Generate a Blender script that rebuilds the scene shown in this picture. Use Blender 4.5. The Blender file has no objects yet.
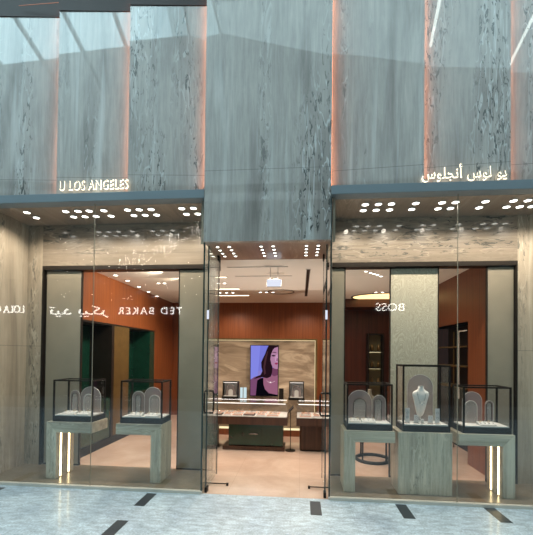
import bpy, bmesh, math, random
from mathutils import Vector, Matrix
random.seed(7)
sc = bpy.context.scene
col = sc.collection
PI = math.pi

# ------------------------------------------------------------------ camera
YAW, PITCH, ROLL, D, FPX, CY = .0918, .0152, .0109, 4.039, 371.0, 348.1
EYE = 1.55
_f = Vector((-math.sin(YAW)*math.cos(PITCH), math.cos(YAW)*math.cos(PITCH), math.sin(PITCH)))
_r = Vector((math.cos(YAW), math.sin(YAW), 0))
_u = _r.cross(_f)
CR = _r*math.cos(ROLL) + _u*math.sin(ROLL)
CU = -_r*math.sin(ROLL) + _u*math.cos(ROLL)
CO = Vector((0, -D, EYE))
cam = bpy.data.cameras.new('camera'); co = bpy.data.objects.new('camera', cam); col.objects.link(co)
M = Matrix((CR, CU, -_f)).transposed().to_4x4(); M.translation = CO
co.matrix_world = M
cam.sensor_fit = 'HORIZONTAL'; cam.sensor_width = 36; cam.lens = 36*FPX/533
cam.shift_y = (CY-267.5)/533; cam.clip_end = 200
sc.camera = co

def _d(px, py): return _f*FPX + CR*(px-266.5) + CU*(CY-py)
def P(px, py, Y):
    """a measured image point -> (x, z) on the vertical plane at depth Y"""
    d = _d(px, py); t = (Y+D)/d.y; p = CO + d*t
    return p.x, p.z
def F(px, py, Z=0):
    """a measured image point -> (x, y) on the level plane at height Z"""
    d = _d(px, py); t = (Z-EYE)/d.z; p = CO + d*t
    return p.x, p.y

# ------------------------------------------------------------------ materials
def lin(c): 
    c = c/255
    return c/12.92 if c <= .04045 else ((c+.055)/1.055)**2.4
def C3(r, g, b): return (lin(r), lin(g), lin(b), 1)

class NT:
    def __init__(s, name):
        s.m = bpy.data.materials.new(name); s.m.use_nodes = True
        s.t = s.m.node_tree; s.t.nodes.clear()
        s.out = s.n('ShaderNodeOutputMaterial')
    def n(s, typ, **kw):
        n = s.t.nodes.new(typ)
        for k, v in kw.items():
            if k.startswith('i_'):
                key = k[2:]; key = int(key) if key.isdigit() else key.replace('_', ' ')
                if hasattr(v, 'is_output') or isinstance(v, bpy.types.NodeSocket): s.t.links.new(v, n.inputs[key])
                else: n.inputs[key].default_value = v
            else: setattr(n, k, v)
        return n
    def link(s, a, b): s.t.links.new(a, b)
    def ramp(s, fac, stops, interp='LINEAR'):
        r = s.n('ShaderNodeValToRGB'); e = r.color_ramp.elements; r.color_ramp.interpolation = interp
        while len(e) < len(stops): e.new(.5)
        for el, (p, c) in zip(e, stops): el.position = p; el.color = c
        s.link(fac, r.inputs[0]); return r.outputs[0]
    def mix(s, fac, a, b, mode='MIX'):
        n = s.n('ShaderNodeMix', data_type='RGBA', blend_type=mode)
        for i, v in ((0, fac), (6, a), (7, b)):
            if isinstance(v, bpy.types.NodeSocket): s.link(v, n.inputs[i])
            else: n.inputs[i].default_value = v
        return n.outputs[2]
    def done(s, sh): s.link(sh, s.out.inputs[0]); return s.m

def plain(name, c, rough=.5, metal=0, spec=.5, var=.08, scale=8, coat=0, bump=0):
    t = NT(name)
    pos = t.n('ShaderNodeNewGeometry').outputs['Position']
    nz = t.n('ShaderNodeTexNoise', i_Scale=scale, i_Detail=4.0); t.link(pos, nz.inputs['Vector'])
    hi = tuple(min(1, v*(1+var)) for v in c[:3])+(1,); lo = tuple(v*(1-var) for v in c[:3])+(1,)
    cc = t.ramp(nz.outputs[0], [(.3, lo), (.7, hi)])
    b = t.n('ShaderNodeBsdfPrincipled', i_Base_Color=cc, i_Roughness=rough, i_Metallic=metal)
    b.inputs['Specular IOR Level'].default_value = spec
    b.inputs['Coat Weight'].default_value = coat; b.inputs['Coat Roughness'].default_value = .05
    if bump:
        bp = t.n('ShaderNodeBump', i_Strength=bump, i_Distance=.01, i_Height=nz.outputs[0]); t.link(bp.outputs[0], b.inputs['Normal'])
    return t.done(b.outputs[0])

def emit(name, c, s, sample=False):
    t = NT(name); e = t.n('ShaderNodeEmission', i_Color=c, i_Strength=s)
    t.m.cycles.emission_sampling = 'AUTO' if sample else 'NONE'
    return t.done(e.outputs[0])

def stone(name, dark, mid, light, axis='Z', coat=1.0, rough=.35, pits=1.0, coat_rough=.03, seam=None, pitcol=(.03, .035, .03, 1), fine=.5):
    """vein-cut travertine: long bands, wavy contour lines and small pits drawn out along one axis"""
    t = NT(name)
    g = t.n('ShaderNodeNewGeometry').outputs['Position']
    oi = t.n('ShaderNodeObjectInfo').outputs['Random']
    mul = t.n('ShaderNodeMath', operation='MULTIPLY', i_0=oi, i_1=37.0).outputs[0]
    off = t.n('ShaderNodeCombineXYZ', i_X=mul, i_Y=0.0, i_Z=mul).outputs[0]
    pos = t.n('ShaderNodeVectorMath', operation='ADD', i_0=g, i_1=off).outputs[0]
    def mp(a, b):
        s = {'Z': (a, a, b), 'X': (b, a, a), 'Y': (a, b, a)}[axis]
        return t.n('ShaderNodeMapping', i_Vector=pos, i_Scale=s).outputs[0]
    def nz(a, b, det=5.0, dist=0.0, rgh=.55):
        return t.n('ShaderNodeTexNoise', i_Vector=mp(a, b), i_Scale=1.0, i_Detail=det, i_Distortion=dist, i_Roughness=rgh).outputs[0]
    A = nz(3.2, .35, 5.0, .7)
    base = t.ramp(A, [(.28, dark), (.5, mid), (.66, mid), (.8, light)])
    fineg = nz(26, 1.8, 5.0, .3, .7)
    base = t.mix(fine, base, t.ramp(fineg, [(.3, (.62, .62, .62, 1)), (.7, (1.3, 1.3, 1.3, 1))]), 'MULTIPLY')
    cloud = nz(2.0, 1.2, 6.0, .2, .65)
    base = t.mix(.55, base, t.ramp(cloud, [(.3, (.72, .72, .72, 1)), (.7, (1.22, 1.22, 1.22, 1))]), 'MULTIPLY')
    # pale long streaks
    st = nz(5.5, .22, 3.0, .5)
    base = t.mix(t.ramp(st, [(.58, (0, 0, 0, 1)), (.72, (.6, .6, .6, 1))]), base, light)
    # pale contour lines inside bands
    band = t.ramp(nz(2.1, .16, 2.0, .8), [(.47, (0, 0, 0, 1)), (.60, (1, 1, 1, 1))])
    ctn = t.n('ShaderNodeMath', operation='MULTIPLY', i_0=nz(5, .9, 3.0, .4), i_1=9.0).outputs[0]
    fr = t.n('ShaderNodeMath', operation='FRACT', i_0=ctn).outputs[0]
    ln = t.ramp(fr, [(.0, (1, 1, 1, 1)), (.12, (0, 0, 0, 1)), (.9, (0, 0, 0, 1)), (1, (1, 1, 1, 1))])
    lf = t.n('ShaderNodeMath', operation='MULTIPLY', i_0=band, i_1=ln).outputs[0]
    lf = t.n('ShaderNodeMath', operation='MULTIPLY', i_0=lf, i_1=.65).outputs[0]
    base = t.mix(lf, base, light)
    # pits
    pn = nz(30, 7, 4.0, .9, .65)
    pm = t.ramp(pn, [(.565, (0, 0, 0, 1)), (.60, (1, 1, 1, 1))])
    pf = t.n('ShaderNodeMath', operation='MULTIPLY', i_0=band, i_1=pm).outputs[0]
    pf = t.n('ShaderNodeMath', operation='MULTIPLY', i_0=pf, i_1=pits*.85).outputs[0]
    base = t.mix(pf, base, pitcol)
    if seam is not None:
        z = t.n('ShaderNodeSeparateXYZ', i_Vector=g).outputs[2]
        a = t.n('ShaderNodeMath', operation='SUBTRACT', i_0=z, i_1=seam).outputs[0]
        a = t.n('ShaderNodeMath', operation='ABSOLUTE', i_0=a).outputs[0]
        a = t.n('ShaderNodeMath', operation='LESS_THAN', i_0=a, i_1=.003).outputs[0]
        a = t.n('ShaderNodeMath', operation='MULTIPLY', i_0=a, i_1=.55).outputs[0]
        base = t.mix(a, base, (.05, .05, .05, 1))
    b = t.n('ShaderNodeBsdfPrincipled', i_Base_Color=base, i_Roughness=rough)
    b.inputs['Coat Weight'].default_value = coat; b.inputs['Coat Roughness'].default_value = coat_rough
    bp = t.n('ShaderNodeBump', i_Strength=.35, i_Distance=.004, i_Height=pf, invert=True)
    t.link(bp.outputs[0], b.inputs['Normal'])
    return t.done(b.outputs[0])

def glass(name, tint=(.93, .96, .95, 1), base=.04, rough=0.0, film=0.0, filmc=(.7, .75, .75, 1)):
    """thin clear glass: lets light through, mirrors a little, more at a slant"""
    t = NT(name)
    fc = t.n('ShaderNodeLayerWeight', i_Blend=.5).outputs['Facing']
    p5 = t.n('ShaderNodeMath', operation='POWER', i_0=fc, i_1=5.0).outputs[0]
    fa = t.n('ShaderNodeMath', operation='MULTIPLY_ADD', i_0=p5, i_1=1-base, i_2=base, use_clamp=True).outputs[0]
    tr = t.n('ShaderNodeBsdfTransparent', i_Color=tint).outputs[0]
    gl = t.n('ShaderNodeBsdfGlossy', i_Roughness=rough, i_Color=(1, 1, 1, 1)).outputs[0]
    if film:
        df = t.n('ShaderNodeBsdfDiffuse', i_Color=filmc).outputs[0]
        mm = t.n('ShaderNodeMixShader', i_0=film); t.link(tr, mm.inputs[1]); t.link(df, mm.inputs[2]); tr = mm.outputs[0]
    mx = t.n('ShaderNodeMixShader', i_0=fa); t.link(tr, mx.inputs[1]); t.link(gl, mx.inputs[2])
    return t.done(mx.outputs[0])

def wood(name, c1, c2, rough=.35, pitch=.12):
    """upright veneer boards with fine grain and thin dark joints"""
    t = NT(name)
    g = t.n('ShaderNodeNewGeometry').outputs['Position']
    mp = t.n('ShaderNodeMapping', i_Vector=g, i_Scale=(30, 30, 1.0)).outputs[0]
    nz = t.n('ShaderNodeTexNoise', i_Vector=mp, i_Scale=1.0, i_Detail=5.0, i_Distortion=.4).outputs[0]
    base = t.ramp(nz, [(.3, c1), (.7, c2)])
    sp = t.n('ShaderNodeSeparateXYZ', i_Vector=g)
    s = t.n('ShaderNodeMath', operation='ADD', i_0=sp.outputs[0], i_1=sp.outputs[1]).outputs[0]
    s = t.n('ShaderNodeMath', operation='DIVIDE', i_0=s, i_1=pitch).outputs[0]
    s = t.n('ShaderNodeMath', operation='FRACT', i_0=s).outputs[0]
    s = t.n('ShaderNodeMath', operation='LESS_THAN', i_0=s, i_1=.05).outputs[0]
    s = t.n('ShaderNodeMath', operation='MULTIPLY', i_0=s, i_1=.35).outputs[0]
    base = t.mix(s, base, (.01, .004, .002, 1))
    b = t.n('ShaderNodeBsdfPrincipled', i_Base_Color=base, i_Roughness=rough)
    return t.done(b.outputs[0])

def tiled(name, c1, c2, sx, sy, joint, rough, coat, speck=.0, ox=0.0, oy=0.0, jw=.004, vein=.5):
    """level stone floor laid in rectangular slabs"""
    t = NT(name)
    g = t.n('ShaderNodeNewGeometry').outputs['Position']
    nz = t.n('ShaderNodeTexNoise', i_Vector=g, i_Scale=1.6, i_Detail=7.0, i_Distortion=.8, i_Roughness=.6).outputs[0]
    base = t.ramp(nz, [(.3, c1), (.7, c2)])
    n2 = t.n('ShaderNodeTexNoise', i_Vector=g, i_Scale=55.0, i_Detail=3.0, i_Roughness=.7).outputs[0]
    base = t.mix(vein, base, t.ramp(n2, [(.35, (1-speck,)*3+(1,)), (.65, (1+speck,)*3+(1,))]), 'MULTIPLY')
    n3 = t.n('ShaderNodeTexNoise', i_Vector=t.n('ShaderNodeMapping', i_Vector=g, i_Scale=(9, 22, 9)).outputs[0], i_Scale=1.0, i_Detail=5.0).outputs[0]
    base = t.mix(vein, base, t.ramp(n3, [(.35, (1-speck,)*3+(1,)), (.65, (1+speck*.6,)*3+(1,))]), 'MULTIPLY')
    sp = t.n('ShaderNodeSeparateXYZ', i_Vector=g)
    lines = None
    for o, step, ofs in ((0, sx, ox), (1, sy, oy)):
        s = t.n('ShaderNodeMath', operation='ADD', i_0=sp.outputs[o], i_1=ofs+100*step).outputs[0]
        s = t.n('ShaderNodeMath', operation='DIVIDE', i_0=s, i_1=step).outputs[0]
        s = t.n('ShaderNodeMath', operation='FRACT', i_0=s).outputs[0]
        s = t.n('ShaderNodeMath', operation='LESS_THAN', i_0=s, i_1=jw/step).outputs[0]
        lines = s if lines is None else t.n('ShaderNodeMath', operation='MAXIMUM', i_0=lines, i_1=s).outputs[0]
    lines = t.n('ShaderNodeMath', operation='MULTIPLY', i_0=lines, i_1=.35).outputs[0]
    base = t.mix(lines, base, joint)
    b = t.n('ShaderNodeBsdfPrincipled', i_Base_Color=base, i_Roughness=rough)
    b.inputs['Coat Weight'].default_value = coat; b.inputs['Coat Roughness'].default_value = .08
    return t.done(b.outputs[0])

m_fac   = stone('travertine_silver', C3(124,118,112), C3(170,164,157), C3(222,224,222), 'Z', 1.0, .4, 1.1, .02, fine=.6, seam=3.55)
m_beige = stone('travertine_beige', C3(134,122,106), C3(168,155,136), C3(204,192,172), 'Z', .6, .4, .8, .08, fine=.4, seam=1.62)
m_bulk  = stone('travertine_crosscut', C3(104,93,80), C3(136,123,107), C3(176,162,143), 'X', 1.0, .35, .9, .03, fine=.35, seam=2.86)
m_pv    = stone('plinth_stone_upright', C3(140,128,110), C3(186,174,150), C3(226,216,192), 'Z', .3, .4, .5, .1, fine=.9)
m_ph    = stone('plinth_stone_level', C3(140,128,110), C3(186,174,150), C3(226,216,192), 'X', .3, .4, .5, .1, fine=.9)
m_feat  = stone('brown_marble', C3(112,92,72), C3(158,138,114), C3(206,190,164), 'X', .5, .3, .1, .05, pitcol=(.08,.06,.04,1), fine=.2)
m_sof   = stone('soffit_stone', C3(126,108,94), C3(154,134,118), C3(184,166,148), 'Y', .5, .35, .15, .08, fine=.3)
m_mall  = tiled('pale_granite', C3(160,172,182), C3(200,212,218), .6, .345, C3(110,120,125), .38, .25, .5, ox=.08, oy=.05)
m_store = tiled('rosy_marble', C3(196,164,144), C3(218,190,170), .8, .8, C3(150,120,100), .22, .5, .07, vein=.4)
def swirl():
    t = NT('swirled_marble')
    g = t.n('ShaderNodeNewGeometry').outputs['Position']
    mp = t.n('ShaderNodeMapping', i_Vector=g, i_Rotation=(0, .45, 0), i_Scale=(.7, .7, 2.2)).outputs[0]
    nz = t.n('ShaderNodeTexNoise', i_Vector=mp, i_Scale=1.3, i_Detail=5.0, i_Distortion=2.2, i_Roughness=.55).outputs[0]
    k = t.n('ShaderNodeMath', operation='MULTIPLY', i_0=nz, i_1=5.0).outputs[0]
    k = t.n('ShaderNodeMath', operation='PINGPONG', i_0=k, i_1=1.0).outputs[0]
    c = t.ramp(k, [(0, C3(116,100,82)), (.35, C3(134,117,97)), (.7, C3(144,127,106)), (1, C3(164,148,126))])
    b = t.n('ShaderNodeBsdfPrincipled', i_Base_Color=c, i_Roughness=.3)
    return t.done(b.outputs[0])
m_feat = swirl()
m_slab  = plain('window_bed_stone', C3(112,100,84), .3, var=.15, scale=14, coat=.4)
m_tile  = plain('charcoal_tile', C3(58,64,68), .35, var=.2, scale=60)
m_head  = plain('blue_grey_metal', C3(118,130,136), .4, .2, var=.05, scale=3)
m_frame = plain('dark_bronze', C3(50,44,38), .4, .6, var=.1)
m_black = plain('black_metal', C3(27,21,16), .5, .0, spec=.25, var=.1)
m_trim  = plain('pale_strip', C3(196,188,176), .4, var=.05)
m_gedge = plain('glass_edge_green', C3(42,58,56), .25, var=.1, coat=.5)
m_white = plain('white_pad', C3(200,196,190), .7, var=.03)
m_tray  = plain('tray_velvet', C3(206,200,196), .8, var=.05)
m_pinkt = plain('blush_tray', C3(214,170,150), .7, var=.1, scale=30)
m_brown = wood('dark_walnut', C3(52,32,22), C3(74,46,32), .35, .5)
m_terra = wood('terracotta_veneer', C3(112,58,26), C3(136,76,38), .42, .14)
m_terra_dk = wood('rust_veneer', C3(104,58,34), C3(126,72,42), .4, .2)
m_terra_shade  = wood('terracotta_veneer_shaded', C3(58,24,14), C3(80,36,22), .35, .35)  # terracotta with the shade at the back put into its colour
m_green = plain('bottle_green_lacquer', C3(16,54,42), .25, var=.12, coat=.4)
m_gold  = plain('brushed_brass', C3(150,122,70), .35, .8, var=.1)
m_bronze= plain('bronze_column', C3(104,84,48), .4, .4, var=.15)
m_ceil  = plain('ceiling_plaster', C3(228,224,214), .8, var=.02, scale=2)
m_grey  = plain('grey_lacquer_panel', C3(138,129,112), .35, var=.06, scale=5, coat=.3)
m_dim   = plain('opposite_wall_dark', C3(34,36,38), .6, var=.1, scale=2)
m_fascia= plain('dark_fascia', C3(48,34,30), .5, var=.2, scale=3)
m_copper= plain('copper_line', C3(150,84,60), .35, .5)
m_metal = plain('silver_jewel', C3(215,215,212), .15, .95)
m_gjew  = plain('gold_jewel', C3(222,176,96), .2, .95)
m_glass = glass('shopfront_glass', (.965, .985, .975, 1), .085)
m_door  = glass('door_glass', (.86, .90, .88, 1), .06, film=.07)  # diffuse film stands in for pale reflections in this glass
m_case  = glass('case_glass', (.985, .985, .985, 1), .03)
m_arch  = glass('smoked_mesh', (.74, .70, .70, 1), .05, .25, film=.34, filmc=C3(214,196,190))
m_arch2 = glass('clear_acrylic', (.86, .83, .80, 1), .05, .2, film=.26, filmc=C3(236,224,214))
m_lamp  = emit('lamp_white', (1, .96, .88, 1), 9)
m_lampw = emit('lamp_warm', (1, .82, .6, 1), 6)
m_led   = emit('led_warm', (1, .78, .42, 1), 7, True)
m_ledy  = emit('led_shelf', (1, .85, .5, 1), 1.1)
m_cove  = emit('cove_glow', (1, .66, .28, 1), 2.6)
m_salmon= emit('joint_led_salmon', (1, .33, .13, 1), 9, True)
m_exit  = emit('exit_box_white', (.82, .86, 1, 1), .95)
m_sky   = emit('skylight_glass', (.60, .90, 1, 1), 7.5, True)
m_sky3  = emit('skylight_glass_mid', (.62, .92, 1, 1), 4.5, True)
m_sky2  = emit('skylight_glass_dim', (.66, .93, 1, 1), 3, True)
m_sign  = emit('sign_letter_white', (1, .97, .92, 1), 8.5)
m_star  = emit('sparkle', (1, .9, .8, 1), 14)
m_linear= emit('linear_lamp', (.85, 1, .95, 1), 14)
m_halo  = emit('halo_white', (1, .88, .66, 1), 2.6, True)
m_caselit = emit('counter_led', (1, .92, .84, 1), 2.2)
def sheer():
    t = NT('sheer_woven_screen')
    g = t.n('ShaderNodeNewGeometry').outputs['Position']
    mp = t.n('ShaderNodeMapping', i_Vector=g, i_Scale=(7, 7, 3.5)).outputs[0]
    nz = t.n('ShaderNodeTexNoise', i_Vector=mp, i_Scale=1.0, i_Detail=2.0, i_Distortion=1.2).outputs[0]
    k = t.n('ShaderNodeMath', operation='MULTIPLY', i_0=nz, i_1=16.0).outputs[0]
    k = t.n('ShaderNodeMath', operation='FRACT', i_0=k).outputs[0]
    c = t.ramp(k, [(0, C3(186,179,158)), (.3, C3(160,153,134)), (.6, C3(170,163,143)), (1, C3(190,183,162))])
    b = t.n('ShaderNodeBsdfPrincipled', i_Base_Color=c, i_Roughness=.45)
    b.inputs['Coat Weight'].default_value = .3
    return t.done(b.outputs[0])
m_sheer = sheer()

# ------------------------------------------------------------------ mesh helpers
class MB:
    def __init__(s): s.v = []; s.f = []; s.mi = []
    def add(s, vs, fs, mi=0):
        o = len(s.v); s.v += [tuple(v) for v in vs]
        s.f += [tuple(i+o for i in f) for f in fs]; s.mi += [mi]*len(fs); return s
    def box(s, x0, x1, y0, y1, z0, z1, mi=0):
        x0, x1 = sorted((x0, x1)); y0, y1 = sorted((y0, y1)); z0, z1 = sorted((z0, z1))
        vs = [(x0,y0,z0),(x1,y0,z0),(x1,y1,z0),(x0,y1,z0),(x0,y0,z1),(x1,y0,z1),(x1,y1,z1),(x0,y1,z1)]
        return s.add(vs, [(0,3,2,1),(4,5,6,7),(0,1,5,4),(1,2,6,5),(2,3,7,6),(3,0,4,7)], mi)
    def quad(s, a, b, c, d, mi=0): return s.add([a,b,c,d], [(0,1,2,3)], mi)
    def prism_y(s, pts, y0, y1, mi=0):
        """outline in x,z pushed along y"""
        n = len(pts); vs = [(x,y0,z) for x,z in pts]+[(x,y1,z) for x,z in pts]
        fs = [tuple(range(n)), tuple(range(2*n-1, n-1, -1))]+[(i,i+n,(i+1)%n+n,(i+1)%n) for i in range(n)]
        return s.add(vs, fs, mi)
    def prism_z(s, pts, z0, z1, mi=0):
        n = len(pts); vs = [(x,y,z0) for x,y in pts]+[(x,y,z1) for x,y in pts]
        fs = [tuple(range(n-1,-1,-1)), tuple(range(n, 2*n))]+[(i,(i+1)%n,(i+1)%n+n,i+n) for i in range(n)]
        return s.add(vs, fs, mi)
    def loft(s, rings, cap=True, mi=0, closed=False):
        n = len(rings[0]); vs = [v for r in rings for v in r]; fs = []
        m = len(rings)
        for k in range(m if closed else m-1):
            a, b = k*n, ((k+1) % m)*n
            fs += [(a+i, a+(i+1)%n, b+(i+1)%n, b+i) for i in range(n)]
        if cap and not closed: fs += [tuple(range(n-1,-1,-1)), tuple(range((m-1)*n, m*n))]
        return s.add(vs, fs, mi)
    def disc(s, x, y, z, r, h, n=20, mi=0):
        return s.prism_z([(x+r*math.cos(2*PI*i/n), y+r*math.sin(2*PI*i/n)) for i in range(n)], z, z+h, mi)
    def tube(s, path, r, n=8, mi=0, closed=False):
        path = [Vector(p) for p in path]; rings = []
        for i, p in enumerate(path):
            if closed: d = path[(i+1) % len(path)]-path[i-1]
            else: d = path[min(i+1, len(path)-1)]-path[max(i-1, 0)]
            d.normalize(); a = Vector((0,0,1)) if abs(d.z) < .9 else Vector((1,0,0))
            u = d.cross(a).normalized(); w = d.cross(u)
            rings.append([p+u*r*math.cos(2*PI*k/n)+w*r*math.sin(2*PI*k/n) for k in range(n)])
        return s.loft(rings, mi=mi, closed=closed)
    def torus(s, c, R, r, tilt=0, n=16, mi=0):
        rot = Matrix.Rotation(tilt, 3, 'X'); c = Vector(c)
        return s.tube([c+rot@Vector((R*math.cos(2*PI*i/n), R*math.sin(2*PI*i/n), 0)) for i in range(n)], r, 6, mi, True)
    def build(s, name, mats, parent=None, smooth=False, bevel=0, loc=None):
        me = bpy.data.meshes.new(name)
        off = Vector(loc) if loc is not None else (Vector(parent['_w']) if parent is not None and '_w' in parent else Vector((0,0,0)))
        me.from_pydata([tuple(Vector(v)-off) for v in s.v], [], s.f)
        if not isinstance(mats, (list, tuple)): mats = [mats]
        for m in mats: me.materials.append(m)
        for p, i in zip(me.polygons, s.mi): p.material_index = i; p.use_smooth = smooth
        bm = bmesh.new(); bm.from_mesh(me); bmesh.ops.recalc_face_normals(bm, faces=bm.faces); bm.to_mesh(me); bm.free()
        o = bpy.data.objects.new(name, me); col.objects.link(o)
        if parent is not None: o.parent = parent; o['_w'] = tuple(off)
        else: o.location = off; o['_w'] = tuple(off)
        if bevel:
            b = o.modifiers.new('bevel', 'BEVEL'); b.width = bevel; b.segments = 2; b.limit_method = 'ANGLE'
        return o
def empty(name, loc):
    o = bpy.data.objects.new(name, None); o.location = loc; o.empty_display_size = .1; col.objects.link(o); o['_w'] = tuple(loc); return o
def tag(o, label=None, cat=None, group=None, kind=None):
    if label: o['label'] = label
    if cat: o['category'] = cat
    if group: o['group'] = group
    if kind: o['kind'] = kind
    return o
def struct(o, label=None, cat=None): 
    o['kind'] = 'structure'
    if label: o['label'] = label
    if cat: o['category'] = cat
    return o
def box(name, mat, x0, x1, y0, y1, z0, z1, parent=None, bevel=0):
    return MB().box(x0,x1,y0,y1,z0,z1).build(name, mat, parent, bevel=bevel)
def copy_tree(o, dv, parent=None):
    c = o.copy(); col.objects.link(c)
    if parent is not None: c.parent = parent
    else: c.location = Vector(o.location)+Vector(dv)
    for ch in o.children: copy_tree(ch, dv, c)
    return c
def spot(x, y, z, w, col3=(1,.86,.7), ang=110, tx=None, soft=.03, blend=.8):
    l = bpy.data.lights.new('spot', 'SPOT'); l.energy = w; l.color = col3; l.spot_size = math.radians(ang); l.spot_blend = blend; l.shadow_soft_size = soft
    o = bpy.data.objects.new('spot', l); o.location = (x,y,z); col.objects.link(o)
    if tx is not None: o.rotation_euler = (Vector(tx)-Vector((x,y,z))).to_track_quat('-Z','Y').to_euler()
    return o

# ------------------------------------------------------------------ levels
ZH0, ZH1 = 3.25, 3.345       # header beam
ZD = 2.77                    # underside of the entrance portal
ZC = 2.80                    # store ceiling
YB = .65                     # back of the show windows
XL, XR = -1.07, .31          # entrance portal sides
ZTOP = 5.6
ZP = .035                    # show-window bed
YREAR = 5.0

# ------------------------------------------------------------------ floors
struct(MB().box(-16, 14, -12.04, -8, -.1, 0).build('floor_far_darkened', m_dim), 'unseen far mall floor, darkened to weaken its reflection in the glass', 'floor')  # floor darkened in steps to cut the haze mirrored in the show windows
struct(MB().box(-16, 14, -8, -5.6, -.1, 0).build('floor_middle_darkened', plain('mid_grey_floor_step', C3(112,116,118), .5)), 'unseen grey floor band added to soften the mirrored floor edge', 'floor')  # added in-between tone, keeps the mirrored step soft
fl = struct(MB().box(-9, 8, -5.6, 0, -.1, 0).build('floor', m_mall), 'pale blue grey stone mall paving in front of the shop', 'floor')
for k, (px, py, n) in enumerate(((152, 493.5, 0), (123, 520.5, 0), (315, 501.5, 1), (400.5, 504.5, 0), (489, 508, 0), (1, 487.5, 0))):
    x, y = F(px, py, 0)
    x0 = x-.055
    MB().box(x0, x0+.11, y-.335, y, -.02, .0015).build('inlay_tile', m_tile, fl)
sf = struct(MB().box(-5, 4.5, 0, YREAR, -.1, 0).build('floor_store', m_store), 'polished rosy marble floor inside the shop', 'floor')

# ------------------------------------------------------------------ facade
wf = struct(empty('wall_front', (0, 0, 3.3)), 'tall pleated travertine facade of silver grey stone panels', 'wall')
def panel(x0, y0, x1, y1, z0, z1, th=.05):
    # a slab whose face runs from (x0,y0) to (x1,y1)
    return MB().prism_z([(x0,y0),(x1,y1),(x1,y1+th),(x0,y0+th)], z0, z1).build('stone_panel', m_fac, wf)
YF_, YB_ = -.05, .03
jl = [-4.5, -3.60, -2.81, -1.96, XL]
for a, b in zip(jl[:-1], jl[1:]):
    panel(a, YF_, b+.05, YB_, ZH1, 5.75)
    MB().box(b-.005, b-.0005, YF_+.03, YF_+.055, ZH1+.02, 5.6).build('led_strip', m_salmon, wf)
jr = [XR, 1.27, 2.13, 3.0, 3.9]
for a, b in zip(jr[:-1], jr[1:]):
    panel(a-.05, YB_, b, YF_, ZH1, ZTOP)
    MB().box(a+.0005, a+.005, YF_+.03, YF_+.055, ZH1+.02, ZTOP-.1).build('led_strip', m_salmon, wf)
# centre pier of the facade, one tall slab
MB().box(XL, XR, -.075, .0, ZD, ZTOP+.4).build('stone_panel', m_fac, wf)
box('backing', m_black, -4.6, XL+.3, .12, .2, ZH1, 6.2, wf)
box('backing', m_black, XR-.3, 4.2, .12, .2, ZH1, 6.2, wf)
fa = MB()
zf = [P(31,16.5,-.02)[1], P(95,11,-.02)[1], P(170,5,-.02)[1]]; print('fascia', zf)
e_ = .012
for (a, b), z in zip(((-4.5,-3.60),(-3.60,-2.81),(-2.81,-1.96),(-1.96,XL)), [zf[0]]+zf):
    fa.prism_z([(a,YF_-e_),(b,YB_-e_),(b,.13),(a,.13)], z, 6.4)
fa = struct(fa.build('trim_1', m_fascia), 'dark bulkhead capping the stone panels at top left', 'trim')
MB().box(-3.3, -2.81, -.075, -.0705, 5.56, 5.566).build('copper_line', m_copper, fa)
# header beams
for n, (a, b) in (('trim_2', (-4.5, XL)), ('trim_3', (XR, 3.9))):
    struct(box(n, m_head, a, b, -.085, .06, ZH0, ZH1, bevel=.004), 'blue grey metal header beam over the '+('left' if a < -1 else 'right')+' show window', 'beam')

# facade lettering
def split_letters(o, name):
    # one child per glyph: islands whose x ranges overlap belong together
    me = o.data; n = len(me.vertices); par = list(range(n))
    def find(a):
        while par[a] != a: par[a] = par[par[a]]; a = par[a]
        return a
    for e in me.edges:
        a, b = find(e.vertices[0]), find(e.vertices[1]); par[a] = b
    isl = {}
    for v in me.vertices: isl.setdefault(find(v.index), []).append(v.index)
    L = sorted(([min(me.vertices[i].co.x for i in g), max(me.vertices[i].co.x for i in g), set(g)] for g in isl.values()), key=lambda t: t[0])
    out = []
    for a, b, g in L:
        if out and a < out[-1][1]-.004: out[-1][1] = max(out[-1][1], b); out[-1][2] |= g
        else: out.append([a, b, set(g)])
    for a, b, g in out:
        idx = {k: i for i, k in enumerate(sorted(g))}
        m2 = bpy.data.meshes.new(name)
        m2.from_pydata([tuple(me.vertices[k].co) for k in sorted(g)], [], [tuple(idx[k] for k in p.vertices) for p in me.polygons if p.vertices[0] in g])
        m2.materials.append(me.materials[0])
        q = bpy.data.objects.new(name, m2); col.objects.link(q); q.parent = o.parent
    bpy.data.objects.remove(o)
def text_mesh(name, s, x0, x1, z0, z1, y, mat, ext=.012, mirror=False, parent=None, font=None, back=None, space=1.0):
    cu = bpy.data.curves.new(name, 'FONT'); cu.body = s; cu.extrude = .02; cu.resolution_u = 3; cu.space_character = space
    cu.offset = back or 0
    to = bpy.data.objects.new('tmp', cu); col.objects.link(to)
    dg = bpy.context.evaluated_depsgraph_get(); me = bpy.data.meshes.new_from_object(to.evaluated_get(dg))
    bpy.data.objects.remove(to)
    xs = [v.co.x for v in me.vertices]; ys = [v.co.y for v in me.vertices]
    ax, bx, ay, by = min(xs), max(xs), min(ys), max(ys)
    for v in me.vertices:
        u = (v.co.x-ax)/(bx-ax); w = (v.co.y-ay)/(by-ay)
        if mirror: X = x1-(x1-x0)*u
        else: X = x0+(x1-x0)*u
        v.co = Vector((X, y + (ext if v.co.z > 0 else 0)*(1 if mirror else -1), z0+(z1-z0)*w))
    me.materials.clear(); me.materials.append(mat)
    o = bpy.data.objects.new(name, me); col.objects.link(o)
    if parent is not None:
        off = Vector(parent['_w'])
        for v in me.vertices: v.co -= off
        o.parent = parent
    return o
m_letter = plain('letter_face', C3(176,176,166), .4, var=.04)
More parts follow.
